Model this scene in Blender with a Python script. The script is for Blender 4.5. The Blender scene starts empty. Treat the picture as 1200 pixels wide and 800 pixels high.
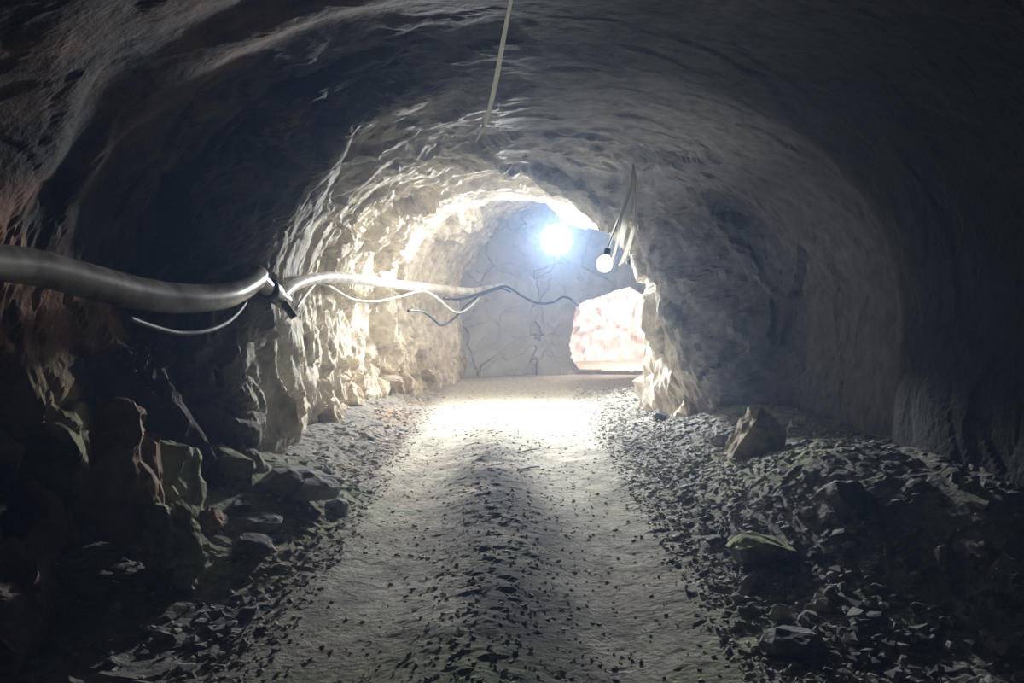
import bpy, bmesh, math, random
import numpy as np
from mathutils import Vector, Matrix

scene = bpy.context.scene
col = scene.collection
random.seed(7)
RNG = np.random.RandomState(11)

# ------------------------------------------------------------------ camera
CAM_Z = 1.6
PITCH = math.radians(3.28)
FPX = 960.0
cam_d = bpy.data.cameras.new('camera')
cam_d.sensor_width = 36.0
cam_d.lens = 36.0 * FPX / 1200.0
cam_d.clip_start = 0.02
cam = bpy.data.objects.new('camera', cam_d)
cam.location = (0, 0, CAM_Z)
cam.rotation_euler = (math.pi / 2 - PITCH, 0, 0)
col.objects.link(cam)
scene.camera = cam

# ------------------------------------------------------------------ world: dark, filled with thin dust haze
HAZE = 0.007
world = bpy.data.worlds.new('world')
scene.world = world
world.use_nodes = True
wn = world.node_tree
wn.nodes.clear()
w_out = wn.nodes.new('ShaderNodeOutputWorld')
w_bg = wn.nodes.new('ShaderNodeBackground')
w_bg.inputs['Color'].default_value = (0, 0, 0, 1)
w_bg.inputs['Strength'].default_value = 0.0
w_vol = wn.nodes.new('ShaderNodeVolumeScatter')
w_vol.inputs['Color'].default_value = (0.40, 0.61, 1.0, 1)
w_vol.inputs['Density'].default_value = HAZE
w_vol.inputs['Anisotropy'].default_value = 0.5
wn.links.new(w_bg.outputs[0], w_out.inputs['Surface'])
wn.links.new(w_vol.outputs[0], w_out.inputs['Volume'])

# ------------------------------------------------------------------ exposure
scene.view_settings.view_transform = 'Standard'
scene.view_settings.look = 'None'
scene.view_settings.gamma = 1.0
scene.view_settings.use_curve_mapping = False
scene.view_settings.exposure = 0.0
LAMP_L = 2550.0          # radiance of the flood lamp
CHAMBER_L = 1500.0       # radiance of the work lamp in the side chamber
scene.cycles.use_denoising = True
scene.cycles.volume_bounces = 1
scene.cycles.max_bounces = 8
scene.cycles.diffuse_bounces = 5


def at(px, py, Y):
    """point on the photograph's ray through (px, py) at tunnel distance Y"""
    a = (px - 600.0) / FPX
    b = -(py - 400.0) / FPX
    fy, fz = math.cos(PITCH), -math.sin(PITCH)
    uy, uz = math.sin(PITCH), math.cos(PITCH)
    dx, dy, dz = a, fy + b * uy, fz + b * uz
    t = Y / dy
    return Vector((dx * t, Y, CAM_Z + dz * t))


def project(x, y, z):
    vy, vz = y, z - CAM_Z
    f = vy * math.cos(PITCH) - vz * math.sin(PITCH)
    u = vy * math.sin(PITCH) + vz * math.cos(PITCH)
    return 600 + FPX * x / f, 400 - FPX * u / f, f


# ------------------------------------------------------------------ numpy noise
def _hash(ix, iy, iz, seed):
    h = (ix.astype(np.int64) * 374761393 + iy.astype(np.int64) * 668265263
         + iz.astype(np.int64) * 2147483647 + seed * 1274126177) & 0xFFFFFFFF
    h = ((h ^ (h >> 13)) * 1274126177) & 0xFFFFFFFF
    h = ((h ^ (h >> 16)) * 2246822519) & 0xFFFFFFFF
    return ((h ^ (h >> 15)) & 0xFFFFFF).astype(np.float64) / float(0xFFFFFF)


def vnoise(p, scale, seed=0):
    """value noise in -1..1, p is (N,3)"""
    q = p / scale
    i = np.floor(q)
    f = q - i
    f = f * f * f * (f * (f * 6 - 15) + 10)
    i = i.astype(np.int64)
    out = np.zeros(len(p))
    for a in (0, 1):
        wa = f[:, 0] if a else 1 - f[:, 0]
        for b in (0, 1):
            wb = f[:, 1] if b else 1 - f[:, 1]
            for c in (0, 1):
                wc = f[:, 2] if c else 1 - f[:, 2]
                out += wa * wb * wc * _hash(i[:, 0] + a, i[:, 1] + b, i[:, 2] + c, seed)
    return out * 2 - 1


def fbm(p, scale, octaves=4, seed=0, gain=0.5):
    out = np.zeros(len(p))
    amp, tot = 1.0, 0.0
    for k in range(octaves):
        out += amp * vnoise(p, scale / 2 ** k, seed + k * 17)
        tot += amp
        amp *= gain
    return out / tot


def facets(p, cell, seed=0, tilt=0.35, bevel=0.07, edge=False):
    """fractured-rock relief: every cell is a plane of its own height and tilt, edges bevelled; about -1..1"""
    q = p / cell
    base = np.floor(q).astype(np.int64)
    d1 = np.full(len(p), 1e9)
    d2 = np.full(len(p), 1e9)
    v1 = np.zeros(len(p))
    v2 = np.zeros(len(p))
    for a in (-1, 0, 1):
        for b in (-1, 0, 1):
            for c in (-1, 0, 1):
                ix, iy, iz = base[:, 0] + a, base[:, 1] + b, base[:, 2] + c
                r1, r2, r3 = _hash(ix, iy, iz, seed + 1), _hash(ix, iy, iz, seed + 2), _hash(ix, iy, iz, seed + 3)
                dx, dy, dz = q[:, 0] - ix - r1, q[:, 1] - iy - r2, q[:, 2] - iz - r3
                dd = np.sqrt(dx * dx + dy * dy + dz * dz)
                h = _hash(ix, iy, iz, seed + 4)
                t = dx * (h - .5) + dy * ((h * 7.13) % 1 - .5) + dz * ((h * 17.7) % 1 - .5)
                v = (((h * 37.3) % 1) * 2 - 1) + t * tilt * 6
                m1 = dd < d1
                m2 = (~m1) & (dd < d2)
                d2 = np.where(m1, d1, np.where(m2, dd, d2))
                v2 = np.where(m1, v1, np.where(m2, v, v2))
                d1 = np.where(m1, dd, d1)
                v1 = np.where(m1, v, v1)
    w = 0.5 * (1 - sstep(0.0, bevel, d2 - d1))
    if edge:
        return d2 - d1
    return v1 + (v2 - v1) * w


def sstep(a, b, x):
    t = np.clip((x - a) / (b - a), 0, 1)
    return t * t * (3 - 2 * t)


def bump(x, c, w):
    return np.exp(-((x - c) / w) ** 2)


# ------------------------------------------------------------------ materials
def new_mat(name):
    m = bpy.data.materials.new(name)
    m.use_nodes = True
    nt = m.node_tree
    nt.nodes.clear()
    o = nt.nodes.new('ShaderNodeOutputMaterial')
    b = nt.nodes.new('ShaderNodeBsdfPrincipled')
    nt.links.new(b.outputs[0], o.inputs['Surface'])
    return m, nt, b


def rock_mat(name, base=None, rough=0.85, spec=0.25, noise_scale=9.0, contrast=(0.55, 1.25), bump_s=0.5,
             bump_d=0.02, bump_scale=24.0, rnd=False):
    """rock or soil; base None means the colour comes from the mesh's own mineral colour attribute"""
    m, nt, b = new_mat(name)
    N, L = nt.nodes, nt.links
    tc = N.new('ShaderNodeTexCoord')
    if base is None:
        c = N.new('ShaderNodeVertexColor')
        c.layer_name = 'mineral'
        src = c.outputs['Color']
    else:
        c = N.new('ShaderNodeRGB')
        c.outputs[0].default_value = (*base, 1)
        src = c.outputs[0]
    n1 = N.new('ShaderNodeTexNoise')
    n1.inputs['Scale'].default_value = noise_scale
    n1.inputs['Detail'].default_value = 8
    n1.inputs['Roughness'].default_value = 0.65
    L.new(tc.outputs['Object'], n1.inputs['Vector'])
    mr = N.new('ShaderNodeMapRange')
    mr.inputs['From Min'].default_value = 0.3
    mr.inputs['From Max'].default_value = 0.7
    mr.inputs['To Min'].default_value = contrast[0]
    mr.inputs['To Max'].default_value = contrast[1]
    L.new(n1.outputs['Fac'], mr.inputs['Value'])
    mul = N.new('ShaderNodeMix')
    mul.data_type = 'RGBA'
    mul.blend_type = 'MULTIPLY'
    mul.inputs[0].default_value = 1.0
    L.new(src, mul.inputs[6])
    L.new(mr.outputs[0], mul.inputs[7])
    outc = mul.outputs[2]
    if rnd:
        oi = N.new('ShaderNodeObjectInfo')
        m2 = N.new('ShaderNodeMapRange')
        m2.inputs['To Min'].default_value = 0.7
        m2.inputs['To Max'].default_value = 1.3
        L.new(oi.outputs['Random'], m2.inputs['Value'])
        mul2 = N.new('ShaderNodeMix')
        mul2.data_type = 'RGBA'
        mul2.blend_type = 'MULTIPLY'
        mul2.inputs[0].default_value = 1.0
        L.new(outc, mul2.inputs[6])
        L.new(m2.outputs[0], mul2.inputs[7])
        outc = mul2.outputs[2]
    L.new(outc, b.inputs['Base Color'])
    b.inputs['Roughness'].default_value = rough
    b.inputs['Specular IOR Level'].default_value = spec
    n2 = N.new('ShaderNodeTexNoise')
    n2.inputs['Scale'].default_value = bump_scale
    n2.inputs['Detail'].default_value = 6
    n2.inputs['Roughness'].default_value = 0.6
    L.new(tc.outputs['Object'], n2.inputs['Vector'])
    bp = N.new('ShaderNodeBump')
    bp.inputs['Strength'].default_value = bump_s
    bp.inputs['Distance'].default_value = bump_d
    L.new(n2.outputs['Fac'], bp.inputs['Height'])
    L.new(bp.outputs[0], b.inputs['Normal'])
    return m


def plain_mat(name, base, rough=0.5, spec=0.4, metallic=0.0, grime=None, scale=14.0, transl=0.0):
    m, nt, b = new_mat(name)
    N, L = nt.nodes, nt.links
    if grime is None:
        b.inputs['Base Color'].default_value = (*base, 1)
    else:
        tc = N.new('ShaderNodeTexCoord')
        n1 = N.new('ShaderNodeTexNoise')
        n1.inputs['Scale'].default_value = scale
        n1.inputs['Detail'].default_value = 6
        L.new(tc.outputs['Object'], n1.inputs['Vector'])
        cr = N.new('ShaderNodeValToRGB')
        cr.color_ramp.elements[0].position = 0.38
        cr.color_ramp.elements[0].color = (*grime, 1)
        cr.color_ramp.elements[1].position = 0.6
        cr.color_ramp.elements[1].color = (*base, 1)
        L.new(n1.outputs['Fac'], cr.inputs[0])
        L.new(cr.outputs[0], b.inputs['Base Color'])
    b.inputs['Roughness'].default_value = rough
    b.inputs['Specular IOR Level'].default_value = spec
    b.inputs['Metallic'].default_value = metallic
    return m


def glow_mat(name, color, strength):
    m, nt, b = new_mat(name)
    b.inputs['Base Color'].default_value = (0.9, 0.9, 0.9, 1)
    b.inputs['Emission Color'].default_value = (*color, 1)
    b.inputs['Emission Strength'].default_value = strength
    return m


M_WALL = rock_mat('tunnel_rock', None, rough=0.85, noise_scale=7.0, contrast=(0.6, 1.3), bump_s=0.55, bump_d=0.03, bump_scale=16)
M_FLOOR = rock_mat('track_dirt', None, rough=0.9, spec=0.2, noise_scale=16.0, contrast=(0.6, 1.3), bump_s=0.6, bump_d=0.03, bump_scale=30)
M_BACK = rock_mat('smooth_back_rock', None, rough=0.9, noise_scale=3.0, contrast=(0.88, 1.1), bump_s=0.3, bump_d=0.02, bump_scale=9)
M_CHAMBER = rock_mat('chamber_rock', None, rough=0.8, noise_scale=2.5, contrast=(0.75, 1.2), bump_s=0.5, bump_d=0.04, bump_scale=8)
M_PALE = rock_mat('pale_stone', (0.42, 0.40, 0.35), rnd=True, rough=0.8)
M_GREY = rock_mat('grey_stone', (0.25, 0.245, 0.24), rnd=True, rough=0.75)
M_DARK = rock_mat('dark_stone', (0.13, 0.125, 0.125), rnd=True, rough=0.7)
M_GRAVEL = rock_mat('gravel_stone', (0.36, 0.345, 0.31), noise_scale=5.0, contrast=(0.4, 1.6), rough=0.85)
M_TAN = rock_mat('tan_rock', (0.42, 0.35, 0.26), rough=0.8, noise_scale=6)
M_MOSS = rock_mat('mossy_rock', None, rough=0.9, noise_scale=12)
M_PIPE = plain_mat('dirty_white_plastic', (0.74, 0.71, 0.66), rough=0.33, spec=0.5, grime=(0.44, 0.40, 0.34), scale=6)
M_PIPE_OLD = plain_mat('dusty_grey_plastic', (0.30, 0.27, 0.24), rough=0.27, spec=0.55, grime=(0.13, 0.10, 0.085), scale=5)
M_CABLE_W = plain_mat('pale_cable_sheath', (0.55, 0.53, 0.49), rough=0.5, grime=(0.33, 0.31, 0.28), scale=20)
M_CABLE_B = plain_mat('black_cable_rubber', (0.028, 0.027, 0.028), rough=0.5, grime=(0.06, 0.055, 0.05), scale=20)
M_STEEL = plain_mat('rusty_steel', (0.22, 0.20, 0.18), rough=0.55, metallic=0.6, grime=(0.16, 0.09, 0.05), scale=20)
M_WOOD = plain_mat('weathered_timber', (0.36, 0.30, 0.23), rough=0.8, grime=(0.18, 0.14, 0.1), scale=12)
M_FILM = plain_mat('dusty_plastic_film', (0.75, 0.74, 0.68), rough=0.45, grime=(0.55, 0.54, 0.50), scale=8)
_nt = M_FILM.node_tree
_tr = _nt.nodes.new('ShaderNodeBsdfTranslucent')
_tr.inputs['Color'].default_value = (0.8, 0.78, 0.72, 1)
_mx = _nt.nodes.new('ShaderNodeMixShader')
_mx.inputs[0].default_value = 0.6
_o = [n for n in _nt.nodes if n.type == 'OUTPUT_MATERIAL'][0]
_b = [n for n in _nt.nodes if n.type == 'BSDF_PRINCIPLED'][0]
_nt.links.new(_b.outputs[0], _mx.inputs[1])
_nt.links.new(_tr.outputs[0], _mx.inputs[2])
_nt.links.new(_mx.outputs[0], _o.inputs['Surface'])
M_ENAMEL = plain_mat('white_enamel', (0.85, 0.85, 0.85), rough=0.35)
M_BLACK = plain_mat('black_housing', (0.04, 0.04, 0.045), rough=0.5, grime=(0.08, 0.075, 0.07), scale=12)
M_LAMP = glow_mat('flood_lamp_glow', (0.90, 0.955, 1.0), LAMP_L)
M_CLAMP = glow_mat('work_lamp_glow', (1.0, 0.93, 0.88), CHAMBER_L)
M_SMALL = glow_mat('small_bulb_glow', (1.0, 0.98, 0.94), 3.5)


# ------------------------------------------------------------------ object helpers
def link(name, mesh, mat=None, parent=None, loc=None):
    o = bpy.data.objects.new(name, mesh)
    col.objects.link(o)
    if mat is not None and not mesh.materials:
        mesh.materials.append(mat)
    if loc is not None:
        o.location = loc
    if parent is not None:
        o.parent = parent
    return o


def tag(o, label, cat=None, group=None, kind=None):
    if label:
        o['label'] = label
    if cat:
        o['category'] = cat
    if group:
        o['group'] = group
    if kind:
        o['kind'] = kind
    return o


def empty(name, loc=(0, 0, 0)):
    e = bpy.data.objects.new(name, None)
    e.empty_display_size = 0.1
    e.location = loc
    col.objects.link(e)
    return e


def mesh_np(name, verts, faces, colors=None, smooth=False):
    me = bpy.data.meshes.new(name)
    nv, nf = len(verts), len(faces)
    faces = np.asarray(faces, dtype=np.int32)
    k = faces.shape[1]
    me.vertices.add(nv)
    me.vertices.foreach_set('co', np.asarray(verts, dtype=np.float32).ravel())
    me.loops.add(nf * k)
    me.loops.foreach_set('vertex_index', faces.ravel())
    me.polygons.add(nf)
    me.polygons.foreach_set('loop_start', np.arange(0, nf * k, k, dtype=np.int32))
    me.polygons.foreach_set('loop_total', np.full(nf, k, dtype=np.int32))
    me.polygons.foreach_set('use_smooth', np.full(nf, smooth, dtype=bool))
    me.update(calc_edges=True)
    if colors is not None:
        a = me.color_attributes.new('mineral', 'FLOAT_COLOR', 'POINT')
        c4 = np.ones((nv, 4), dtype=np.float32)
        c4[:, :3] = colors
        a.data.foreach_set('color', c4.ravel())
    me.validate()
    return me


def grid_faces(nu, nv, i0=0, i1=None):
    """quads over a grid stored row-major as [v][u]"""
    i1 = nu - 1 if i1 is None else i1
    u = np.arange(i0, i1)
    v = np.arange(nv - 1)
    U, V = np.meshgrid(u, v)
    a = V * nu + U
    return np.stack([a, a + 1, a + 1 + nu, a + nu], -1).reshape(-1, 4)


def compact(verts, faces, cols):
    used = np.unique(faces)
    remap = np.full(len(verts), -1, dtype=np.int64)
    remap[used] = np.arange(len(used))
    return verts[used], remap[faces], cols[used]


# ------------------------------------------------------------------ floor height
def floor_h(x, y):
    x = np.asarray(x, dtype=float)
    y = np.asarray(y, dtype=float)
    p = np.stack([x, y, np.zeros_like(x)], 1)
    wob = 0.12 * vnoise(p, 2.5, 91)
    xx = x + wob
    z = 0.02 * fbm(p, 1.6, 3, 5)
    fade = 1 - sstep(9.0, 11.5, y)
    z += fade * (-0.045 * bump(xx, -0.75, 0.36) - 0.045 * bump(xx, 0.56, 0.36) + 0.05 * bump(xx, -0.1, 0.3))
    r = 0.42 * sstep(0.95, 2.9, xx) * (1 - sstep(12.0, 14.5, y)) * (0.75 + 0.25 * vnoise(p, 1.4, 33))
    lft = 0.24 * sstep(1.15, 2.3, -xx) * (1 - sstep(13.5, 15.5, y)) * (0.8 + 0.3 * vnoise(p, 1.1, 44))
    z += r + lft
    prof = (1 - sstep(5.5, 7.2, y)) - 2.0 * (1 - sstep(3.0, 5.5, y))
    z += 0.30 * sstep(1.3, 2.4, xx) * prof
    profl = (1 - sstep(6.3, 7.6, y)) - 1.7 * (1 - sstep(3.4, 6.3, y))
    z += 0.20 * sstep(1.05, 1.7, -xx) * profl
    rough = 0.25 + 0.9 * sstep(0.8, 1.4, xx) + 0.9 * sstep(1.0, 1.4, -xx) + 0.5 * fade * bump(xx, -0.1, 0.28)
    rough *= 1 - 0.75 * sstep(10.5, 12.5, y)
    z += rough * (0.016 * fbm(p, 0.22, 3, 61) + 0.012 * facets(p, 0.09, 71, 0.3) * (np.abs(vnoise(p, .4, 3)) > .15))
    return z


gx = np.arange(-3.3, 4.61, 0.03)
gy = np.concatenate([np.arange(-2.6, 2.2, 0.08), np.arange(2.2, 13.0, 0.026), np.arange(13.0, 21.0, 0.06)])
X, Y = np.meshgrid(gx, gy)
x, y = X.ravel(), Y.ravel()
z = floor_h(x, y)
fp = np.stack([x, y, np.zeros_like(x)], 1)
dusty = np.array([0.52, 0.485, 0.41])
damp = np.array([0.065, 0.06, 0.06])
rubb = np.array([0.25, 0.235, 0.215])
brown = np.array([0.27, 0.20, 0.15])
green = np.array([0.25, 0.29, 0.15])
nz = fbm(fp, 0.5, 4, 201)
nz2 = fbm(fp, 1.3, 3, 211)
xw = x + 0.12 * vnoise(fp, 2.5, 91) + 0.10 * nz
midm = bump(xw + 0.25 * nz2, -0.04 + 0.12 * (1 - sstep(3.5, 6, y)), 0.40) * (1 - sstep(7.4, 9.8, y + 1.0 * nz)) * np.clip(0.85 + 1.4 * nz + 0.5 * vnoise(fp, 1.1, 271), 0, 1)
sides = np.maximum(sstep(0.85, 1.45, xw), sstep(1.0, 1.35, -xw)) * (1 - 0.6 * sstep(10.5, 13, y))
fc = np.repeat(dusty[None], len(x), 0) * (1 + 0.18 * nz2)[:, None]
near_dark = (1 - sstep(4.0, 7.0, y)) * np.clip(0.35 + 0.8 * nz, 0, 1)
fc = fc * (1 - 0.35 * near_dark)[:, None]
nz3 = fbm(fp, 0.18, 3, 251)
fc = fc * (1 + 0.5 * nz3 * (1 - sstep(8.5, 11, y)))[:, None]
bt = np.clip(fbm(fp, 0.7, 3, 261) * 2 - 0.1, 0, 1) * 0.45 * (1 - sstep(8, 11, y))
fc = fc + (np.array([0.33, 0.25, 0.20]) - fc) * bt[:, None]
fc = fc + (rubb - fc) * sides[:, None]
lb = sstep(0.95, 1.3, -xw) * (1 - sstep(1.5, 2.0, -xw)) * np.clip(0.4 + nz, 0, 1)
fc = fc + (brown - fc) * lb[:, None]
fc = fc + (damp - fc) * np.clip(midm, 0, 1)[:, None]
gm = np.clip(fbm(fp, 0.8, 3, 231) * 2.2 - 0.35, 0, 1) * (1 - sstep(5.5, 8.0, y)) * 0.8
gm = np.maximum(gm, bump(x, 1.9, 0.7) * bump(y, 6.2, 1.4) * np.clip(0.4 + 1.5 * nz, 0, 1) * 0.7)
fc = fc + (green - fc) * gm[:, None]
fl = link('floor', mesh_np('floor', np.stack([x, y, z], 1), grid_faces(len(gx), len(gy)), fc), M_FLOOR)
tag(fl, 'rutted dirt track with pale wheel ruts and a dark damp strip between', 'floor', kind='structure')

# ------------------------------------------------------------------ tunnel shell
T_Y = [-2.6, 0.0, 3.0, 4.6, 5.4, 5.85, 6.1, 6.5, 7.5, 8.5, 8.9, 9.2, 9.6, 10.5, 11.5, 13.0, 14.5, 15.6, 16.9]
T_XL = [-2.7, -2.7, -2.65, -2.6, -2.55, -2.35, -2.0, -1.97, -2.08, -2.12, -2.12, -2.12, -2.12, -2.1, -1.95, -1.55, -1.2, -1.0, -0.85]
T_XR = [3.1, 3.1, 3.05, 2.95, 2.8, 2.78, 2.9, 3.1, 3.1, 3.0, 2.75, 1.72, 1.66, 1.80, 2.05, 2.7, 3.3, 3.4, 3.4]
T_H = [3.2, 3.2, 3.2, 3.25, 3.25, 3.2, 3.2, 3.15, 3.1, 3.02, 3.0, 2.93, 2.93, 2.95, 3.02, 3.2, 3.35, 3.4, 3.4]
T_FL = [0.25, 0.25, 0.3, 0.35, 0.4, 0.35, 0.1, 0.05, 0.0, 0.0, 0.0, 0.0, 0.0, 0.0, 0.0, 0.05, 0.1, 0.2, 0.2]     # foot steps inward
T_FR = [0.1, 0.1, 0.1, 0.1, 0.1, 0.1, 0.1, 0.1, 0.0, -0.1, -0.2, -0.70, -0.70, -0.45, 0.0, 0.0, 0.0, 0.0, 0.0]


def smooth_tab(yv, tab):
    out = np.zeros_like(yv)
    for k in (-0.12, -0.06, 0.0, 0.06, 0.12):
        out += np.interp(yv + k, T_Y, tab)
    return out / 5


ty = np.concatenate([np.arange(-2.6, 1.5, 0.08), np.arange(1.5, 16.9, 0.026)])
NL, NA = 56, 190
SPR = 1.25
xl, xr, Ht = smooth_tab(ty, T_XL), smooth_tab(ty, T_XR), smooth_tab(ty, T_H)
fl_, fr_ = smooth_tab(ty, T_FL), smooth_tab(ty, T_FR)
cx, hw = (xl + xr) / 2, (xr - xl) / 2
tl = np.linspace(0, 1, NL, endpoint=False)
th = np.linspace(math.pi, 0, NA)
E = 2.25
ca, sa = np.cos(th), np.sin(th)
sx = np.sign(ca) * np.abs(ca) ** (2 / E)
sz = np.abs(sa) ** (2 / E)
NU = NL * 2 + NA
PX = np.zeros((len(ty), NU))
PZ = np.zeros_like(PX)
zb = -0.35
for k in range(NL):
    t = tl[k]
    PX[:, k] = (xl + fl_) * (1 - t) + xl * t
    PZ[:, k] = zb + (SPR - zb) * t
    PX[:, NU - 1 - k] = (xr - fr_) * (1 - t) + xr * t
    PZ[:, NU - 1 - k] = zb + (SPR - zb) * t
PX[:, NL:NL + NA] = cx[:, None] + hw[:, None] * sx[None]
PZ[:, NL:NL + NA] = SPR + (Ht - SPR)[:, None] * sz[None]
PY = np.repeat(ty[:, None], NU, 1)
P = np.stack([PX, PY, PZ], -1)
du = np.gradient(P, axis=1)
dv = np.gradient(P, axis=0)
Nn = np.cross(du, dv)
Nn /= np.linalg.norm(Nn, axis=-1, keepdims=True) + 1e-9
# make it point inward
cen = np.stack([np.repeat(cx[:, None], NU, 1), PY, np.full_like(PX, 1.4)], -1)
sgn = np.sign(((cen - P) * Nn).sum(-1))
sgn[sgn == 0] = 1
Nn *= sgn[..., None]
p = P.reshape(-1, 3)
n = Nn.reshape(-1, 3)
uu = np.repeat(np.linspace(0, 1, NU)[None], len(ty), 0).ravel()
leftm = 1 - sstep(0.38, 0.50, uu)
rightm = sstep(0.55, 0.66, uu)
roofm = np.clip(1 - leftm - rightm, 0, 1)
warp = np.stack([fbm(p, 0.5, 3, 301), fbm(p, 0.5, 3, 311), fbm(p, 0.5, 3, 321)], 1) * 0.22
q = p + warp
# steep joints on the left, flat bedding in the roof
ql = np.stack([q[:, 0], q[:, 1] + 0.25 * q[:, 2], q[:, 2] * 0.5 + 0.12 * q[:, 1]], 1)
qr = np.stack([q[:, 0] * 0.6 + 0.3 * q[:, 1], q[:, 1] * 1.1 - 0.35 * q[:, 0], q[:, 2]], 1)
dl = 0.13 * facets(ql, 0.75, 401) + 0.055 * facets(ql, 0.3, 411) + 0.022 * facets(ql, 0.12, 421) + 0.03 * fbm(p, 0.3, 4, 431)
dr = 0.085 * facets(qr, 0.8, 501) + 0.04 * facets(qr, 0.34, 511) + 0.015 * facets(qr, 0.13, 521) + 0.03 * fbm(p, 0.4, 4, 531)
cr1 = 1 - sstep(0.015, 0.09, facets(ql, 0.62, 441, edge=True))
cr2 = 1 - sstep(0.02, 0.12, facets(ql, 0.26, 451, edge=True))
dl = dl - 0.11 * cr1 * sstep(-0.15, 0.25, vnoise(p, 0.7, 461)) - 0.05 * cr2 * sstep(-0.1, 0.3, vnoise(p, 0.5, 471))
near = 1 - sstep(7.0, 8.6, p[:, 1])
disp = leftm * dl + (1 - leftm) * dr * (1 - 0.55 * near * (1 - leftm))
disp *= 1 - 0.55 * sstep(13.5, 15.0, p[:, 1])
disp *= 1 - 0.45 * leftm * sstep(5.9, 6.3, p[:, 1]) * (1 - sstep(8.0, 9.2, p[:, 1]))
disp *= 1 - 0.45 * near * (1 - leftm) - 0.35 * leftm * near * sstep(1.5, 2.2, p[:, 2])
disp *= 1 - 0.65 * (1 - sstep(4.4, 5.6, p[:, 1])) * (1 - rightm) * sstep(1.6, 2.2, p[:, 2])
disp *= 1 - 0.65 * leftm * (1 - sstep(4.6, 5.6, p[:, 1])) * sstep(1.0, 1.6, p[:, 2])
disp *= 1 - 0.4 * rightm * (1 - sstep(8.6, 9.2, p[:, 1]))
# ribs along the lower left near the camera
low = (1 - sstep(0.10, 0.17, uu))
rib = 0.5 + 0.5 * np.sin((p[:, 1] + 0.35 * p[:, 2]) * 7.4 + 3.0 * vnoise(p, 0.8, 551))
disp += leftm * near * (0.06 + 0.10 * low) * rib
V = p + n * disp[:, None]
cream = np.array([0.62, 0.56, 0.46])
tan = np.array([0.42, 0.33, 0.23])
greyc = np.array([0.30, 0.305, 0.325])
rust = np.array([0.30, 0.14, 0.08])
algae = np.array([0.20, 0.22, 0.12])
a1 = fbm(p, 0.9, 4, 601)
a2 = fbm(p, 0.5, 4, 611)
wc = np.repeat(cream[None], len(p), 0)
lowtan = (1 - sstep(0.2, 1.0, p[:, 2])) * np.clip(0.7 + a1, 0, 1)
wc = wc + (tan - wc) * np.clip(lowtan, 0, 1)[:, None]
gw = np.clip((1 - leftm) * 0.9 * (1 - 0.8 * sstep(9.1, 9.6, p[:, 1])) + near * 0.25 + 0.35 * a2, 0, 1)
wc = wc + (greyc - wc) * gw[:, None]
shadem = np.clip(np.maximum((1 - sstep(5.6, 6.3, p[:, 1])), rightm * (1 - sstep(8.7, 9.3, p[:, 1]))) + 0.3 * a1, 0, 1)  # shade of the near end and right alcove, painted into the rock colour
shadem *= 0.55 + 0.45 * np.maximum(leftm, rightm)
shadem = np.clip(shadem, 0, 1)
shade_rgb = np.array([0.085, 0.08, 0.085])
shade_rgb = shade_rgb[None] + (np.array([0.115, 0.07, 0.062]) - shade_rgb)[None] * leftm[:, None]
wc = wc + (shade_rgb - wc) * shadem[:, None]
near_shade = 1 - sstep(5.4, 7.2, p[:, 1] + 0.8 * a1)
wc = wc * (1 - near_shade * (0.46 + 0.40 * np.maximum(rightm, leftm * sstep(1.0, 1.6, p[:, 2]))))[:, None]  # further painted shade towards the camera, deepest at right and upper left
rw = np.clip(a2 * 2.6 + 0.1, 0, 1) * (1 - 0.6 * sstep(1.6, 2.4, p[:, 2])) * near * leftm * 0.8 * (1 - sstep(5.9, 6.3, p[:, 1]))
wc = wc + (rust - wc) * rw[:, None]
ag = np.clip(a2 * 2.6 - 0.2, 0, 1) * near * leftm * (1 - sstep(0.9, 1.5, p[:, 2])) * 0.8
wc = wc + (algae - wc) * ag[:, None]
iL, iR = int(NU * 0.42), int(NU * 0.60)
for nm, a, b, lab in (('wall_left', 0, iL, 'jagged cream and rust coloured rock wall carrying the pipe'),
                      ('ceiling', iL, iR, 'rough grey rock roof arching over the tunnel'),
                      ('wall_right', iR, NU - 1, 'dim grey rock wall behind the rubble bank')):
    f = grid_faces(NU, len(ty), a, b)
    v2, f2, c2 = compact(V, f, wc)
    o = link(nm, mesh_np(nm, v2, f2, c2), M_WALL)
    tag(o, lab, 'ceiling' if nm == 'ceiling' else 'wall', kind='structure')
WALL_L = bpy.data.objects['wall_left']
WALL_R = bpy.data.objects['wall_right']
CEIL = bpy.data.objects['ceiling']
TV = V.reshape(len(ty), NU, 3)


def roof_z(x, y):
    j = int(np.argmin(np.abs(ty - y)))
    row = TV[j, NL:NL + NA]
    k = int(np.argmin(np.abs(row[:, 0] - x)))
    return float(row[k, 2])


def left_x(y, z):
    j = int(np.argmin(np.abs(ty - y)))
    row = TV[j, :NL + NA // 2]
    k = int(np.argmin(np.abs(row[:, 2] - z)))
    return float(row[k, 0])


# ------------------------------------------------------------------ back wall with the opening into the lit side chamber
YB = 16.4
hole_px = [(669, 418), (668, 405), (671, 385), (674, 365), (676, 357), (690, 351), (708, 346), (725, 340), (738, 336),
           (752, 344), (764, 356), (775, 370), (790, 395), (800, 433), (770, 434), (740, 434), (705, 434), (680, 433)]
hole = [at(a, b, YB) for a, b in hole_px]
hp = np.array([(h.x, h.z) for h in hole])
# resample and roughen the rim
rim = []
for k in range(len(hp)):
    a, b = hp[k], hp[(k + 1) % len(hp)]
    m = max(1, int(np.linalg.norm(b - a) / 0.06))
    for t in range(m):
        rim.append(a + (b - a) * t / m)
rim = np.array(rim)
rp = np.stack([rim[:, 0], np.full(len(rim), YB), rim[:, 1]], 1)
rim = rim + np.stack([vnoise(rp, 0.15, 1), vnoise(rp, 0.15, 2)], 1) * 0.025


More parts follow.
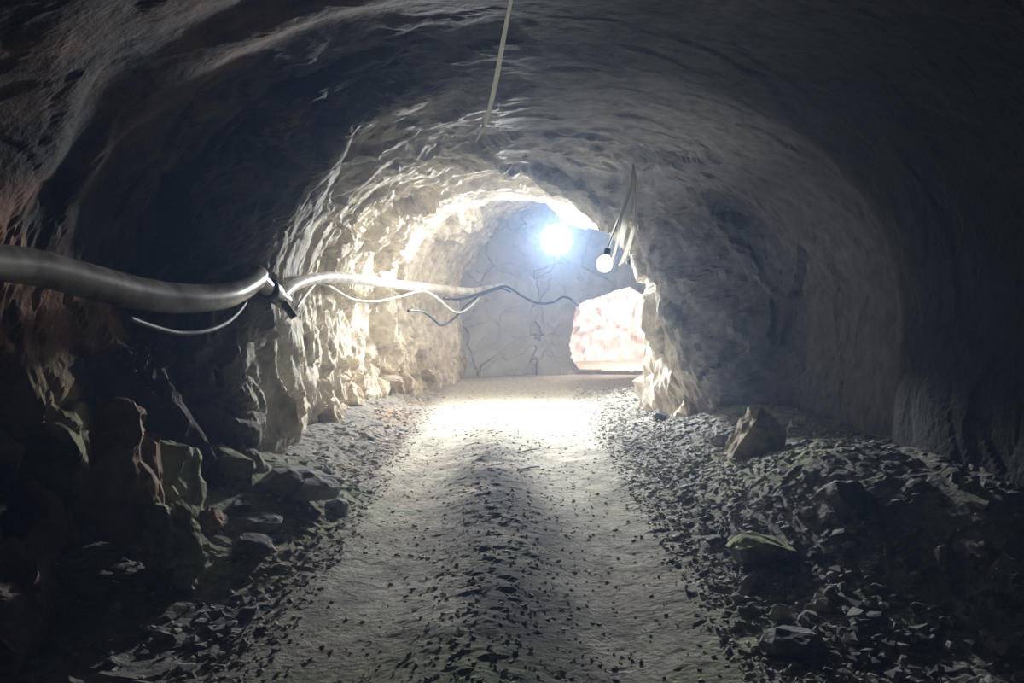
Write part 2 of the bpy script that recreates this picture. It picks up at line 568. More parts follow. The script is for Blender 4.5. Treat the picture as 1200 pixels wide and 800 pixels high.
def inside(poly, x, y):
    c = np.zeros(len(x), dtype=bool)
    j = len(poly) - 1
    for i in range(len(poly)):
        xi, yi = poly[i]
        xj, yj = poly[j]
        m = ((yi > y) != (yj > y)) & (x < (xj - xi) * (y - yi) / (yj - yi + 1e-12) + xi)
        c ^= m
        j = i
    return c


bx = np.arange(-2.2, 4.2, 0.025)
bz = np.arange(-0.3, 3.9, 0.025)
BX, BZ = np.meshgrid(bx, bz)
bxx, bzz = BX.ravel(), BZ.ravel()
pb = np.stack([bxx, np.full_like(bxx, YB), bzz], 1)
wq = pb + 0.15 * np.stack([fbm(pb, .5, 3, 21), fbm(pb, .5, 3, 22), fbm(pb, .5, 3, 23)], 1)
db = 0.10 * facets(wq, 0.9, 701, bevel=0.5) + 0.03 * facets(wq, 0.35, 711, bevel=0.4) + 0.035 * fbm(pb, 0.5, 4, 721)
# the wall bends forward to the left and up into the roof
db += 0.9 * sstep(-0.2, -1.6, bxx) * 0 + 0.6 * (1 - sstep(-1.2, 0.3, bxx)) + 0.25 * sstep(2.2, 3.4, bzz)
db += 0.12 * (1 - sstep(0.0, 0.5, bzz))
hd = np.min(np.hypot(bxx[:, None] - rim[None, ::2, 0], bzz[:, None] - rim[None, ::2, 1]), axis=1)
db *= sstep(0.0, 0.25, hd)
VB = pb.copy()
VB[:, 1] -= db
fb = grid_faces(len(bx), len(bz))
cxy = VB[fb].mean(1)
keep = ~inside(rim, cxy[:, 0], cxy[:, 2])
fb = fb[keep]
bc = np.repeat(np.array([[0.40, 0.385, 0.36]]), len(bxx), 0) * (1 + 0.2 * fbm(pb, 0.8, 3, 731))[:, None]
v2, f2, c2 = compact(VB, fb, bc)
wb = link('wall_back', mesh_np('wall_back', v2, f2, c2), M_BACK)
tag(wb, 'smooth grey rock face closing the tunnel beside the bright opening', 'wall', kind='structure')

# short throat through the back wall
nr = len(rim)
rc = rim.mean(0)
rows = []
for k, (yy, s) in enumerate(((YB - 0.03, 1.01), (YB + 0.05, 1.0), (YB + 0.3, 1.06), (YB + 0.6, 1.2), (YB + 0.75, 1.5), (YB + 0.8, 2.2))):
    r2 = rc + (rim - rc) * s
    r2 = np.stack([r2[:, 0], np.full(nr, yy), np.maximum(r2[:, 1], -0.3)], 1)
    r2[:, 0] += 0.03 * vnoise(r2, 0.2, 41) * (k > 1)
    r2[:, 2] += 0.03 * vnoise(r2, 0.2, 42) * (k > 1)
    rows.append(r2)
tv = np.concatenate(rows)
tf = []
for k in range(len(rows) - 1):
    for i in range(nr):
        j = (i + 1) % nr
        tf.append((k * nr + i, k * nr + j, (k + 1) * nr + j, (k + 1) * nr + i))
pink = np.array([0.62, 0.42, 0.38])
tcx = np.repeat(np.array([[0.52, 0.46, 0.42]]), len(tv), 0)
o = link('wall_opening', mesh_np('wall_opening', tv, tf, tcx), M_CHAMBER)
tag(o, 'ragged rock rim around the bright opening in the back wall', 'wall', kind='structure')

# side chamber: half dome of broken pale rock
nu, nv = 150, 90
aa = np.linspace(-0.02, math.pi + 0.02, nu)
bb = np.linspace(0, 1, nv)
A, B = np.meshgrid(aa, bb)
ccx, ccy = 2.4, 17.1
rad = np.sin(B * math.pi / 2) ** 0.6
dome = np.stack([ccx + 2.5 * rad * np.cos(A), ccy + 2.6 * rad * np.sin(A),
                 -0.3 + 3.2 * np.cos(B * math.pi / 2) ** 0.6], -1).reshape(-1, 3)
ccen = np.array([ccx, ccy + .6, 1.2])
dn = ccen - dome
dn /= np.linalg.norm(dn, axis=1, keepdims=True)
dq = dome + 0.2 * np.stack([fbm(dome, .5, 3, 51), fbm(dome, .5, 3, 52), fbm(dome, .5, 3, 53)], 1)
front = (dome[:, 1] < ccy + 0.02)
dd = (0.16 * facets(dq, 0.8, 801) + 0.07 * facets(dq, 0.3, 811)) * (~front)
dome = dome + dn * dd[:, None]
cm = np.clip(fbm(dome, 0.5, 4, 821) * 4.0 - 0.55, 0, 1) * sstep(2.0, 2.7, dome[:, 0])
cc = np.array([0.62, 0.55, 0.52])[None] + (np.array([0.48, 0.13, 0.11]) - np.array([0.62, 0.55, 0.52]))[None] * cm[:, None]
o = link('wall_chamber', mesh_np('wall_chamber', dome, grid_faces(nu, nv), cc), M_CHAMBER)
tag(o, 'brightly lit pinkish rock of the side chamber seen through the opening', 'wall', kind='structure')


# ------------------------------------------------------------------ sweeps and lathes
def catmull(pts, per=8):
    P_ = [Vector(p) for p in pts]
    P_ = [P_[0] * 2 - P_[1]] + P_ + [P_[-1] * 2 - P_[-2]]
    out = []
    for i in range(1, len(P_) - 2):
        p0, p1, p2, p3 = P_[i - 1], P_[i], P_[i + 1], P_[i + 2]
        for k in range(per):
            t = k / per
            out.append(0.5 * ((2 * p1) + (-p0 + p2) * t + (2 * p0 - 5 * p1 + 4 * p2 - p3) * t * t + (-p0 + 3 * p1 - 3 * p2 + p3) * t ** 3))
    out.append(P_[-2])
    return out


def sweep(name, pts, rad, seg=10, flat=None, cap=True):
    """tube along pts; rad is a number or a list; flat=(a,b) makes an oval section"""
    n_ = len(pts)
    if not isinstance(rad, (list, tuple)):
        rad = [rad] * n_
    elif len(rad) != n_:
        rad = list(np.interp(np.linspace(0, 1, n_), np.linspace(0, 1, len(rad)), rad))
    verts, faces = [], []
    t0 = (pts[1] - pts[0]).normalized()
    ref = Vector((0, 0, 1)) if abs(t0.z) < 0.9 else Vector((1, 0, 0))
    nrm = (ref - t0 * ref.dot(t0)).normalized()
    fa, fb_ = flat or (1, 1)
    for i in range(n_):
        t = (pts[min(i + 1, n_ - 1)] - pts[max(i - 1, 0)]).normalized()
        nrm = (nrm - t * nrm.dot(t)).normalized()
        bi = t.cross(nrm)
        for k in range(seg):
            a = 2 * math.pi * k / seg
            verts.append(pts[i] + nrm * (math.cos(a) * rad[i] * fa) + bi * (math.sin(a) * rad[i] * fb_))
    for i in range(n_ - 1):
        for k in range(seg):
            k2 = (k + 1) % seg
            faces.append((i * seg + k, i * seg + k2, (i + 1) * seg + k2, (i + 1) * seg + k))
    if cap:
        faces.append(tuple(range(seg - 1, -1, -1)))
        faces.append(tuple((n_ - 1) * seg + k for k in range(seg)))
    me = bpy.data.meshes.new(name)
    me.from_pydata([tuple(v) for v in verts], [], faces)
    for pl in me.polygons:
        pl.use_smooth = len(pl.vertices) == 4
    me.update()
    return me


def lathe(name, prof, seg=24, matrix=None):
    """prof: list of (r, z) turned about z"""
    verts, faces = [], []
    for r, z_ in prof:
        for k in range(seg):
            a = 2 * math.pi * k / seg
            verts.append(Vector((r * math.cos(a), r * math.sin(a), z_)))
    for i in range(len(prof) - 1):
        for k in range(seg):
            k2 = (k + 1) % seg
            faces.append((i * seg + k, i * seg + k2, (i + 1) * seg + k2, (i + 1) * seg + k))
    if matrix is not None:
        verts = [matrix @ v for v in verts]
    me = bpy.data.meshes.new(name)
    me.from_pydata([tuple(v) for v in verts], [], faces)
    for pl in me.polygons:
        pl.use_smooth = True
    me.update()
    return me


def rock_mesh(name, dims, seed, npts=16, sub=0, rough=0.0, colfn=None):
    """broken angular rock: hull of points on a boxy blob, resting on z = 0"""
    rr = random.Random(seed)
    bm = bmesh.new()
    for _ in range(npts):
        while True:
            v = Vector((rr.uniform(-1, 1), rr.uniform(-1, 1), rr.uniform(-1, 1)))
            if 0.3 < v.length < 1.25:
                break
        v = v.normalized() * ((0.5 * v.length + 0.55) if npts < 20 else (0.22 * v.length + 0.8))
        m = max(abs(v.x), abs(v.y), abs(v.z), 1e-6)
        if m > 1:
            v /= m
        bm.verts.new((v.x * dims[0] / 2, v.y * dims[1] / 2, v.z * dims[2] / 2))
    res = bmesh.ops.convex_hull(bm, input=bm.verts)
    junk = [g for g in res['geom_interior'] + res['geom_unused'] if isinstance(g, bmesh.types.BMVert)]
    bmesh.ops.delete(bm, geom=list(set(junk)), context='VERTS')
    if sub:
        bmesh.ops.triangulate(bm, faces=bm.faces)
        bmesh.ops.subdivide_edges(bm, edges=bm.edges, cuts=sub, use_grid_fill=True)
        bm.normal_update()
        vs = np.array([v.co[:] for v in bm.verts])
        ns = np.array([v.normal[:] for v in bm.verts])
        d = rough * (fbm(vs + seed * 3.1, max(dims) * 0.35, 4, seed) + 0.5 * facets(vs + seed, max(dims) * 0.22, seed, 0.3))
        vs = vs + ns * d[:, None]
        for v, c in zip(bm.verts, vs):
            v.co = c
    zmin = min(v.co.z for v in bm.verts)
    for v in bm.verts:
        v.co.z -= zmin
    bm.normal_update()
    me = bpy.data.meshes.new(name)
    bm.to_mesh(me)
    if colfn is not None:
        vs = np.array([v.co[:] for v in bm.verts])
        ns = np.array([v.normal[:] for v in bm.verts])
        c = colfn(vs, ns)
        a = me.color_attributes.new('mineral', 'FLOAT_COLOR', 'POINT')
        c4 = np.ones((len(vs), 4), dtype=np.float32)
        c4[:, :3] = c
        a.data.foreach_set('color', c4.ravel())
    bm.free()
    return me


def ground(px, py):
    """floor point under a pixel"""
    ys = np.arange(2.4, 19.0, 0.02)
    d_ = at(px, py, 1.0)
    h = floor_h(d_.x * ys, ys)
    hit = np.nonzero(CAM_Z + (d_.z - CAM_Z) * ys <= h)[0]
    k = int(hit[0]) if len(hit) else len(ys) - 1
    return float(d_.x * ys[k]), float(ys[k]), float(h[k])


# ------------------------------------------------------------------ rock outcrops that belong to the walls
def outcrop(px, py, dims, seed, wall, mat, rot=0.0, tilt=(0, 0), sink=0.05, Yv=None, zb_=None):
    if Yv is None:
        gx_, gy_, gz_ = ground(px, py)
    else:
        p_ = at(px, py, Yv)
        gx_, gy_, gz_ = p_.x, p_.y, p_.z
    me = rock_mesh('rock_outcrop', dims, seed, 26, 7, 0.19 * min(dims))
    o_ = link('rock_outcrop', me, mat, wall, (gx_, gy_, gz_ - sink))
    o_.rotation_euler = (tilt[0], tilt[1], rot)
    return o_


R = math.radians
# lit broken shoulder at the narrow place on the right
M_CREAM = rock_mat('cream_rock', (0.58, 0.52, 0.43), rough=0.8, noise_scale=6)


def hull_rock(pts, seed, wall, mat, sub=7, rough=0.05, name='rock_outcrop', loc=None, colfn=None):
    bm = bmesh.new()
    for q_ in pts:
        bm.verts.new(q_)
    res = bmesh.ops.convex_hull(bm, input=bm.verts)
    junk = [g_ for g_ in res['geom_interior'] + res['geom_unused'] if isinstance(g_, bmesh.types.BMVert)]
    bmesh.ops.delete(bm, geom=list(set(junk)), context='VERTS')
    bmesh.ops.triangulate(bm, faces=bm.faces)
    bmesh.ops.subdivide_edges(bm, edges=bm.edges, cuts=sub, use_grid_fill=True)
    bmesh.ops.triangulate(bm, faces=bm.faces)
    bmesh.ops.subdivide_edges(bm, edges=bm.edges, cuts=1, use_grid_fill=True)
    bm.normal_update()
    vs = np.array([v.co[:] for v in bm.verts])
    ns = np.array([v.normal[:] for v in bm.verts])
    d = rough * (0.7 * facets(vs, 0.28, seed, 0.35) + 0.4 * facets(vs, 0.11, seed + 9, 0.35) + 0.5 * fbm(vs, 0.2, 3, seed))
    vs = vs + ns * d[:, None]
    for v, c_ in zip(bm.verts, vs):
        v.co = c_
    bm.normal_update()
    me = bpy.data.meshes.new(name)
    bm.to_mesh(me)
    if colfn is not None:
        cl_ = colfn(vs, np.array([v.normal[:] for v in bm.verts]))
        c4 = np.ones((len(vs), 4), dtype=np.float32)
        c4[:, :3] = cl_
        me.color_attributes.new('mineral', 'FLOAT_COLOR', 'POINT').data.foreach_set('color', c4.ravel())
    bm.free()
    return link(name, me, mat, wall, loc)


hull_rock([(1.86, 10.4, 1.35), (2.12, 10.0, 0.95), (1.68, 10.9, 0.05), (1.80, 10.0, 0.05), (2.05, 9.3, 0.05), (2.7, 10.0, 0.0),
           (2.7, 11.0, 0.0), (2.5, 10.9, 1.4), (1.75, 10.9, 1.3)], 31, WALL_R, M_CREAM, 7, 0.07)
# low rock hanging beside the lamp
_hp = [at(640, 236, 12.42), at(672, 229, 11.8), at(710, 270, 11.8), at(688, 266, 12.4), at(660, 260, 12.45)]
hull_rock([tuple(q_) for q_ in _hp] + [(q_.x + 0.1, q_.y - 0.05, q_.z + 0.55) for q_ in _hp], 35, CEIL, M_CREAM, 5, 0.03)
# buttresses at the foot of the left wall
M_RUST = rock_mat('rusty_rock', (0.26, 0.16, 0.10), noise_scale=8, rough=0.8)
M_OLIVE = rock_mat('olive_rock', (0.27, 0.28, 0.17), noise_scale=8, rough=0.8)
M_UMBER = rock_mat('umber_rock', (0.18, 0.12, 0.10), noise_scale=8, rough=0.8)
outcrop(165, 640, (0.42, 0.55, 0.95), 41, WALL_L, M_RUST, R(20), (0, R(-10)), Yv=4.35)
outcrop(225, 640, (0.26, 0.42, 0.75), 42, WALL_L, M_OLIVE, R(-15), (0, R(-12)), Yv=4.9)
outcrop(210, 690, (0.36, 0.40, 0.52), 43, WALL_L, M_OLIVE, R(35), (0, R(-8)), Yv=4.3)
outcrop(262, 650, (0.22, 0.35, 0.40), 44, WALL_L, M_RUST, R(5), (0, R(-8)), Yv=5.0)
outcrop(290, 600, (0.24, 0.4, 0.72), 45, WALL_L, M_OLIVE, R(50), (0, R(-14)), Yv=5.7)
outcrop(20, 790, (0.50, 0.9, 0.75), 46, WALL_L, M_UMBER, R(10), (0, R(-8)), Yv=3.6)


# ------------------------------------------------------------------ boulders (things of their own)
def moss_top(vs, ns):
    k = np.clip((ns[:, 2] - 0.35) * 3 + fbm(vs, 0.08, 3, 5), 0, 1)[:, None]
    return np.array([0.24, 0.23, 0.22]) * (1 - k) + np.array([0.42, 0.48, 0.26]) * k


def tan_moss(vs, ns):
    k = np.clip((ns[:, 2] - 0.6) * 3 + fbm(vs, 0.1, 3, 6), 0, 1)[:, None] * 0.7
    return np.array([0.47, 0.41, 0.33]) * (1 - k) + np.array([0.33, 0.33, 0.25]) * k


def boulder(name, px, py, dims, seed, label, mat, rot=0.0, tilt=(0, 0), sink=0.04, colfn=None):
    gx_, gy_, gz_ = ground(px, py)
    me = rock_mesh(name, dims, seed, 30, 4, 0.07 * min(dims), colfn)
    o_ = link(name, me, mat, None, (gx_, gy_, gz_ - sink))
    o_.rotation_euler = (tilt[0], tilt[1], rot)
    tag(o_, label, 'boulder' if name == 'boulder' else 'rock')
    return o_


_g = ground(884, 532)
tag(hull_rock([(-0.24, -0.12, 0), (-0.22, 0.18, 0), (0.2, -0.2, 0), (0.24, 0.2, 0), (-0.20, -0.10, 0.10), (-0.19, 0.14, 0.13), (-0.05, -0.13, 0.30),
               (-0.02, 0.10, 0.40), (0.08, 0.02, 0.43), (0.15, -0.10, 0.36), (0.22, 0.08, 0.26), (0.21, -0.16, 0.14)],
              61, None, M_MOSS, 5, 0.03, 'boulder', (_g[0], _g[1], _g[2] - 0.04), tan_moss),
    'upright tan boulder leaning against the dark right wall', 'boulder')
boulder('rock_slab', 893, 655, (0.46, 0.42, 0.20), 62, 'flat slab with green moss on top in the right rubble', M_MOSS, R(-12), colfn=moss_top)
boulder('rock_slab', 352, 580, (0.62, 0.50, 0.24), 63, 'wide dark grey slab at the foot of the left wall', M_GREY, R(18), (R(4), R(6)))
boulder('boulder', 773, 493, (0.19, 0.2, 0.2), 64, 'squarish grey block below the lit outcrop on the right', M_GREY, R(8))
boulder('boulder', 846, 524, (0.22, 0.2, 0.18), 65, 'small dark boulder just left of the upright tan boulder', M_GREY, R(40))
boulder('boulder', 395, 600, (0.20, 0.18, 0.14), 66, 'grey boulder lying on the left edge of the track', M_GREY, R(70))
boulder('rock_slab', 303, 616, (0.36, 0.3, 0.12), 67, 'thin grey slab lying in the dark at the left wall foot', M_GREY, R(30))
boulder('boulder', 297, 650, (0.28, 0.26, 0.17), 68, 'dark rounded boulder among the stones of the left wall foot', M_DARK, R(15))
boulder('boulder', 990, 600, (0.34, 0.3, 0.22), 69, 'dim grey boulder beyond the mossy slab by the right wall', M_GREY, R(55))
boulder('rock_slab', 880, 690, (0.30, 0.12, 0.10), 70, 'pale wedge of stone tilted in front of the mossy slab', M_PALE, R(50), (0, R(-30)))
boulder('rock_slab', 930, 760, (0.30, 0.26, 0.14), 71, 'dim flat stone at the lower right of the rubble bank', M_GREY, R(-20))
boulder('boulder', 431, 576, (0.12, 0.10, 0.07), 72, 'small pale boulder on the brown strip left of the ruts', M_PALE, R(0))

# ------------------------------------------------------------------ water pipe along the left wall
pipe = empty('water_pipe', at(200, 345, 4.7))
tag(pipe, 'dirty white plastic water pipe slung along the left wall', 'pipe')
pl0 = pipe.location.copy()


def pipe_part(name, pts, rad, mat, seg=20, **k):
    me = sweep(name, [q_ - pl0 for q_ in pts], rad, seg, **k)
    return link(name, me, mat, pipe)


near_pts = catmull([at(-120, 296, 3.0), at(-40, 304, 3.35), at(40, 313, 3.75), at(110, 331, 4.15), at(170, 345, 4.55), at(225, 350, 4.95),
                    at(268, 345, 5.35), at(296, 330, 5.75), at(303, 322, 5.95)], 8)
pipe_part('near_pipe_section', near_pts, [0.078, 0.08, 0.085, 0.09, 0.092, 0.09, 0.084, 0.076, 0.07], M_PIPE_OLD, 24)
ends = [at(300, 325, 5.85), at(318, 342, 6.15), at(333, 353, 6.4)]
pipe_part('elbow', catmull(ends, 6), 0.066, M_PIPE_OLD, 20)
far_pts = catmull([at(326, 350, 6.3), at(345, 334, 6.75), at(372, 326, 7.5), at(400, 325, 8.4), at(440, 330, 9.9), at(480, 335, 11.7),
                   at(520, 339, 13.2), at(550, 341, 14.0), at(566, 338, 14.5), at(590, 333, 15.2)], 8)
pipe_part('far_pipe_section', far_pts, [0.046, 0.048, 0.05, 0.055, 0.06, 0.066, 0.07, 0.06, 0.04, 0.026], M_PIPE, 18)
c0, c1 = at(312, 336, 6.05), at(322, 344, 6.25)
pipe_part('collar', [c0, c0.lerp(c1, .5), c1], 0.078, M_BLACK, 20)

# timber peg that carries the pipe at the shoulder
pg = sweep('timber_peg', catmull([at(296, 300, 6.25), at(318, 334, 6.28), at(345, 372, 6.3)], 3), [0.028, 0.032, 0.03], 8)
tag(link('timber_peg', pg, M_WOOD), 'short slanting timber peg behind the bend of the pipe', 'peg')

# ------------------------------------------------------------------ cables
def cable(name, pts, rad, mat, label, per=8, seg=8, cat='cable'):
    o_ = link(name, sweep(name, catmull(pts, per), rad, seg), mat)
    return tag(o_, label, cat)


cable('cable', [at(346, 362, 7.0), at(360, 343, 7.4), at(372, 331, 7.9), at(385, 335, 8.3), at(412, 350, 9.1), at(440, 353, 9.9),
                at(470, 347, 10.8), at(495, 341, 11.5), at(512, 349, 11.9), at(527, 362, 12.3), at(538, 366, 12.6), at(550, 360, 13.0), at(562, 348, 13.5)],
      0.016, M_CABLE_W, 'pale cable drooping in loops just beneath the far pipe')
cable('cable', [at(478, 364, 11.2), at(495, 365, 11.6), at(508, 374, 11.9), at(518, 381, 12.2), at(533, 372, 12.7), at(548, 356, 13.2), at(566, 345, 13.9), at(586, 338, 14.6), at(598, 342, 15.0)],
      0.018, M_CABLE_B, 'black cable hanging in a low loop against the end of left wall')
cable('cable', [at(520, 349, 12.3), at(540, 350, 13.0), at(560, 345, 13.8), at(580, 338, 14.6), at(594, 336, 15.1), at(612, 347, 15.5), at(630, 355, 15.6), at(648, 354, 15.7), at(660, 348, 15.8), at(670, 351, 15.9), at(678, 358, 16.25)],
      0.022, M_CABLE_B, 'dark cable crossing the back wall to the bright opening')
cable('cable', [at(150, 372, 4.35), at(180, 383, 4.6), at(210, 390, 4.85), at(240, 388, 5.1), at(265, 378, 5.4), at(282, 362, 5.7), at(292, 345, 5.9)],
      0.015, plain_mat('dusty_hose_rubber', (0.16, 0.15, 0.14), rough=0.6, grime=(0.08, 0.075, 0.07)), 'dim grey hose sagging in the dark below the near pipe')

# strand hanging from the roof near the camera
tz = roof_z(0.0, 4.4)
sp = catmull([Vector((0.02, 4.4, tz + 0.05)), at(598, 4, 4.4), at(590, 45, 4.4), at(583, 85, 4.4), at(575, 122, 4.4), at(567, 148, 4.4), at(557, 168, 4.4)], 8)
st = empty('hanging_strand', sp[0])
tag(st, 'thin frayed pale strand hanging from the roof above the track', 'cord')
link('cord', sweep('cord', [q_ - sp[0] for q_ in sp], [0.006, 0.010, 0.013, 0.014, 0.013, 0.010, 0.003], 7, flat=(1, .6)), M_FILM, st)
bp_ = [at(566, 150, 4.4), at(566, 143, 4.39), at(565.5, 137, 4.38)]
link('frayed_end', sweep('frayed_end', [q_ - sp[0] for q_ in bp_], [0.006, 0.004, 0.001], 6), M_FILM, st)


# torn plastic strips hanging at the narrow place
HY = 8.5
top = at(742, 190, HY)
top.z = max(top.z, roof_z(top.x, HY) + 0.03)
hang = empty('hanging_plastic_strips', top)
tag(hang, 'dangling loops of torn pale plastic sheet beside the flood lamp', 'plastic sheet')


def hstrip(pts, rads, flat, mat=M_FILM):
    c_ = catmull([Vector(q_) for q_ in pts], 7)
    link('strip', sweep('strip', [q_ - top for q_ in c_], rads, 10, flat=flat), mat, hang)


hstrip([top, at(741, 214, HY), at(735, 240, HY), at(730, 262, HY), at(728, 290, HY)], [0.01, 0.035, 0.06, 0.055, 0.015], (1.0, 0.12))
hstrip([top, at(738, 222, HY - .03), at(728, 252, HY - .03), at(724, 280, HY - .03), at(718, 305, HY - .03)], [0.008, 0.02, 0.018, 0.012, 0.016], (1.0, 0.35))
hstrip([top, at(746, 225, HY + .02), at(744, 255, HY), at(739, 280, HY - .02), at(731, 303, HY - .02), at(725, 311, HY - .02)], [0.008, 0.02, 0.02, 0.022, 0.024, 0.006], (1.0, 0.3))
hstrip([at(735, 235, HY + .02), at(724, 258, HY + .03), at(716, 280, HY + .03), at(712, 297, HY + .02)], [0.006, 0.012, 0.014, 0.012], (1.0, 0.4))
hstrip([at(745, 256, HY), at(747, 264, HY - .02), at(748, 271, HY - .03)], [0.003, 0.012, 0.003], (1.0, 0.3))

# small lit bulb that hangs in the loops
bl = empty('hanging_bulb', at(708, 296, HY))
tag(bl, 'small round white bulb at the foot of the plastic loops', 'bulb')
b0 = bl.location.copy()
bp0 = at(708.5, 309, HY)
Mx = Matrix.Translation(bp0 - b0) @ Matrix.Rotation(R(12), 4, 'Y')
link('globe', lathe('globe', [(0.001, -0.088), (0.04, -0.08), (0.07, -0.052), (0.085, -0.012), (0.08, 0.03), (0.058, 0.065), (0.032, 0.085), (0.026, 0.10)], 24, Mx), M_SMALL, bl)
link('socket', lathe('socket', [(0.027, 0.09), (0.034, 0.10), (0.034, 0.15), (0.02, 0.165), (0.001, 0.167)], 16, Mx), M_BLACK, bl)
cb = catmull([bp0 + Vector((0.03, 0, 0.155)), at(716, 280, HY), at(728, 250, HY), at(740, 212, HY), top], 6)
link('cord', sweep('cord', [q_ - b0 for q_ in cb], 0.006, 6), M_CABLE_B, bl)
ins = empty('cable_insulator', at(736, 307, HY))
tag(ins, 'tiny white insulator knob right of the small bulb', 'insulator')
link('knob', lathe('knob', [(0.001, -0.026), (0.016, -0.022), (0.025, -0.006), (0.018, 0.006), (0.024, 0.016), (0.014, 0.026), (0.001, 0.028)], 14), M_ENAMEL, ins)
ic = catmull([Vector((0, 0, 0.02)), at(741, 285, HY) - ins.location, at(745, 245, HY) - ins.location, top - ins.location], 5)
link('tie_wire', sweep('tie_wire', ic, 0.003, 5), M_STEEL, ins)

# ------------------------------------------------------------------ flood lamp under the roof
LP = at(652, 281, 12.6)
lamp = empty('flood_lamp', LP)
tag(lamp, 'glaring white flood lamp hung below the tunnel roof', 'lamp')
Mf = Matrix.Rotation(R(90), 4, 'X')                 # local +z points at the camera (-y)
link('lens', lathe('lens', [(0.16, -0.02), (0.165, 0.01), (0.15, 0.045), (0.11, 0.075), (0.055, 0.092), (0.001, 0.097)], 20, Mf), M_LAMP, lamp)
link('reflector', lathe('reflector', [(0.12, -0.05), (0.17, -0.035), (0.21, 0.0), (0.228, 0.04), (0.234, 0.07), (0.241, 0.07), (0.235, 0.036), (0.217, -0.004), (0.176, -0.042), (0.12, -0.058)], 28, Mf), M_ENAMEL, lamp)
link('housing', lathe('housing', [(0.001, -0.16), (0.09, -0.155), (0.12, -0.13), (0.13, -0.06), (0.12, -0.045), (0.001, -0.045)], 24, Mf), M_BLACK, lamp)
rz = roof_z(LP.x, LP.y) + 0.05
for s in (-1, 1):
    br = [Vector((s * 0.125, 0.10, 0.0)), Vector((s * 0.14, 0.10, 0.10)), Vector((s * 0.05, 0.10, 0.24)), Vector((0, 0.10, 0.26))]
    link('bracket', sweep('bracket', br, 0.009, 6), M_STEEL, lamp)
link('hanger_rod', sweep('hanger_rod', [Vector((0, 0.10, 0.25)), Vector((0.005, 0.10, (rz - LP.z) / 2 + .1)), Vector((0, 0.10, rz - LP.z))], 0.009, 6), M_STEEL, lamp)

# work lamp inside the side chamber, out of sight round the corner of the opening
wl = empty('work_lamp', (3.55, 17.5, float(floor_h([3.55], [17.5])[0])))
tag(wl, 'work lamp on a stand lighting the side chamber beyond the opening', 'lamp')
link('bulb', lathe('bulb', [(0.001, 1.60), (0.06, 1.62), (0.09, 1.69), (0.06, 1.76), (0.001, 1.78)], 14), M_CLAMP, wl)
link('pole', sweep('pole', [Vector((0, 0, 0.3)), Vector((0, 0, 0.9)), Vector((0, 0, 1.61))], 0.018, 8), M_STEEL, wl)
for k in range(3):
    a = k * 2.094
    link('leg', sweep('leg', [Vector((0, 0, 0.5)), Vector((0.15 * math.cos(a), 0.15 * math.sin(a), 0.25)), Vector((0.3 * math.cos(a), 0.3 * math.sin(a), 0.0))], 0.012, 6), M_STEEL, wl)

# ------------------------------------------------------------------ sticks on the track
for (a, b, lab) in (((607, 532), (632, 527), 'thin stick lying in the right rut, the farther one'),
                    ((606, 553), (632, 548), 'thin dark stick lying in the right rut, the nearer one')):
    g0, g1 = ground(*a), ground(*b)
    v0, v1 = Vector(g0), Vector(g1)
    v0.z += 0.012
    v1.z += 0.012
    mid = v0.lerp(v1, .5) + Vector((0.01, 0.02, 0.006))
    tag(link('stick', sweep('stick', catmull([v0, mid, v1], 4), [0.006, 0.010, 0.005], 6), M_DARK if b[1] > 540 else M_WOOD), lab, 'stick')

# ------------------------------------------------------------------ loose stones
protos = {}
for key, mat in (('pale', M_PALE), ('grey', M_GREY), ('dark', M_DARK)):
    protos[key] = []
    for k in range(6):
        d = (1.0, 0.72 + 0.25 * (k % 3) / 2, 0.5 + 0.12 * (k % 4))
        me = rock_mesh('loose_stone', d, 1000 + k * 7 + len(key) * 31, 15)
        me.materials.append(mat)
        protos[key].append(me)

NC = 11000
cxs, cys = [], []
while len(cxs) < NC:
    yv = 3.0 + 11.0 * random.random() ** 1.3
    r = random.random()
    if r < 0.56:
        xv = 0.95 + abs(random.gauss(0, 0.75))
    elif r < 0.75:
        xv = -1.05 - abs(random.gauss(0, 0.42))
    elif r < 0.87:
        xv = random.gauss(-0.1, 0.28)
        if yv > 9.5:
            continue
    else:
        xv = random.uniform(-1.2, 1.0)
    lim_l = left_x(yv, 0.2) + 0.12
    jr = int(np.argmin(np.abs(ty - yv)))
    lim_r = TV[jr, NU - 18, 0] - 0.12
    if xv < lim_l or xv > lim_r:
        continue
    cxs.append(xv)
    cys.append(yv)
cxs, cys = np.array(cxs), np.array(cys)
czs = floor_h(cxs, cys)
edge = np.maximum(sstep(0.8, 1.6, cxs), sstep(1.0, 1.5, -cxs))
csz = (0.018 + 0.035 * np.array([random.random() ** 2.2 for _ in range(NC)])) * (1 + 0.9 * edge)
big = np.array([random.random() for _ in range(NC)]) < 0.03 * edge
csz = np.where(big, csz * 1.6 + 0.02, csz)
pxs = []
for xv, yv, zv, s in zip(cxs, cys, czs, csz):
    a, b, f_ = project(xv, yv, zv)
    pxs.append(FPX * s / f_ if (5 < a < 1195 and b < 795) else 0.0)
pxs = np.array(pxs)
order = np.argsort(-pxs)
pick = order[:280]
rest = order[280:]
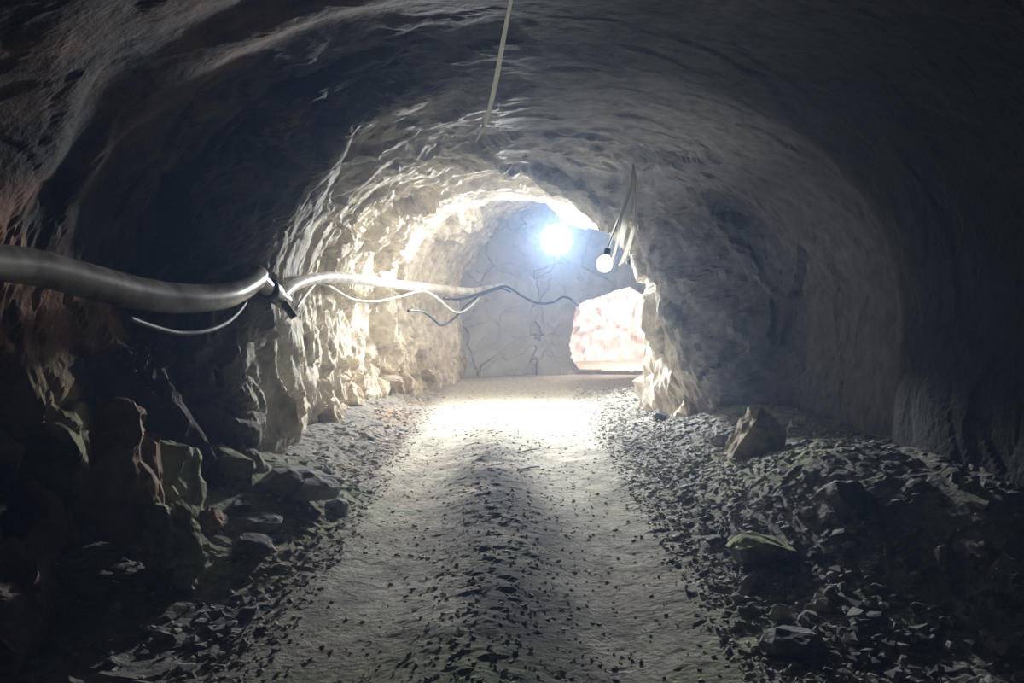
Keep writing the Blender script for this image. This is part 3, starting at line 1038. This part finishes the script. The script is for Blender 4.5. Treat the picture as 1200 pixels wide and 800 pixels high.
LAB = {
    'outcrop': ('below the lit rock outcrop on the right', 'stones below the lit outcrop'),
    'boulder': ('in the rubble between the tan boulder and the mossy slab', 'stones between tan boulder and mossy slab'),
    'edge_near': ('along the right track edge at the bottom of the picture', 'stones on the right track edge, bottom of picture'),
    'edge': ('along the right track edge level with the mossy slab', 'stones on the right track edge by the mossy slab'),
    'bank_near': ('in the lower right rubble bank, at the bottom of the picture', 'stones of the right bank, bottom of picture'),
    'bank': ('in the rubble bank just right of the mossy slab', 'stones of the right bank beside the mossy slab'),
    'wall_near': ('under the dark right wall, at the lower right corner', 'stones in the lower right corner'),
    'wall': ('on the dark crest close under the right wall', 'stones on the crest under the right wall'),
    'left_far': ('at the foot of the lit left wall beyond the wide slab', 'stones beyond the wide slab on the left'),
    'left_near': ('in the dark rubble on the left, nearer than the wide slab', 'stones on the left nearer than the slab'),
    'track': ('lying loose on the dirt track', 'stones on the track'),
}
for i in pick:
    xv, yv, s = float(cxs[i]), float(cys[i]), float(csz[i])
    if xv > 0.95:
        zone = 'outcrop' if yv > 8.4 else ('boulder' if yv > 5.9 else (('edge' if xv < 1.35 else ('bank' if xv < 2.1 else 'wall')) + ('_near' if yv < 4.4 else '')))
    elif xv < -1.05:
        zone = 'left_far' if yv > 6.9 else 'left_near'
    else:
        zone = 'track'
    key = random.choices(['pale', 'grey', 'dark'], [0.3, 0.5, 0.2])[0]
    me = random.choice(protos[key])
    o_ = bpy.data.objects.new('loose_stone', me)
    col.objects.link(o_)
    o_.location = (xv, yv, float(czs[i]) - 0.12 * s)
    o_.scale = (s, s * random.uniform(0.8, 1.1), s * random.uniform(0.7, 1.0))
    o_.rotation_euler = (random.uniform(-.15, .15), random.uniform(-.15, .15), random.uniform(0, 6.28))
    where, grp = LAB[zone]
    size = 'large' if s > 0.125 else ('fist-sized' if s > 0.085 else 'small')
    tag(o_, f'{size} {key} stone {where}', 'stone', f'{size} {key} {grp}')

# the remaining gravel: thousands of real pebbles in one uncountable mass
hulls = []
for k in range(5):
    me = rock_mesh('pebble', (1.0, 0.8, 0.55), 2000 + k, 9)
    bm = bmesh.new()
    bm.from_mesh(me)
    bmesh.ops.triangulate(bm, faces=bm.faces)
    hulls.append((np.array([v.co[:] for v in bm.verts]), np.array([[v.index for v in f.verts] for f in bm.faces])))
    bm.free()
    bpy.data.meshes.remove(me)
gv, gf = [], []
off = 0
for i in rest:
    hv, hf = hulls[int(i) % 5]
    s = float(csz[i]) * 0.85
    a = random.uniform(0, 6.28)
    ca_, sa_ = math.cos(a), math.sin(a)
    v = hv * s
    v = np.stack([v[:, 0] * ca_ - v[:, 1] * sa_, v[:, 0] * sa_ + v[:, 1] * ca_, v[:, 2]], 1)
    v += np.array([cxs[i], cys[i], czs[i] - 0.12 * s])
    gv.append(v)
    gf.append(hf + off)
    off += len(hv)
g = link('gravel', mesh_np('gravel', np.concatenate(gv), np.concatenate(gf)), M_GRAVEL)
tag(g, 'fine grey gravel strewn over the track and both rubble banks', 'gravel', kind='stuff')
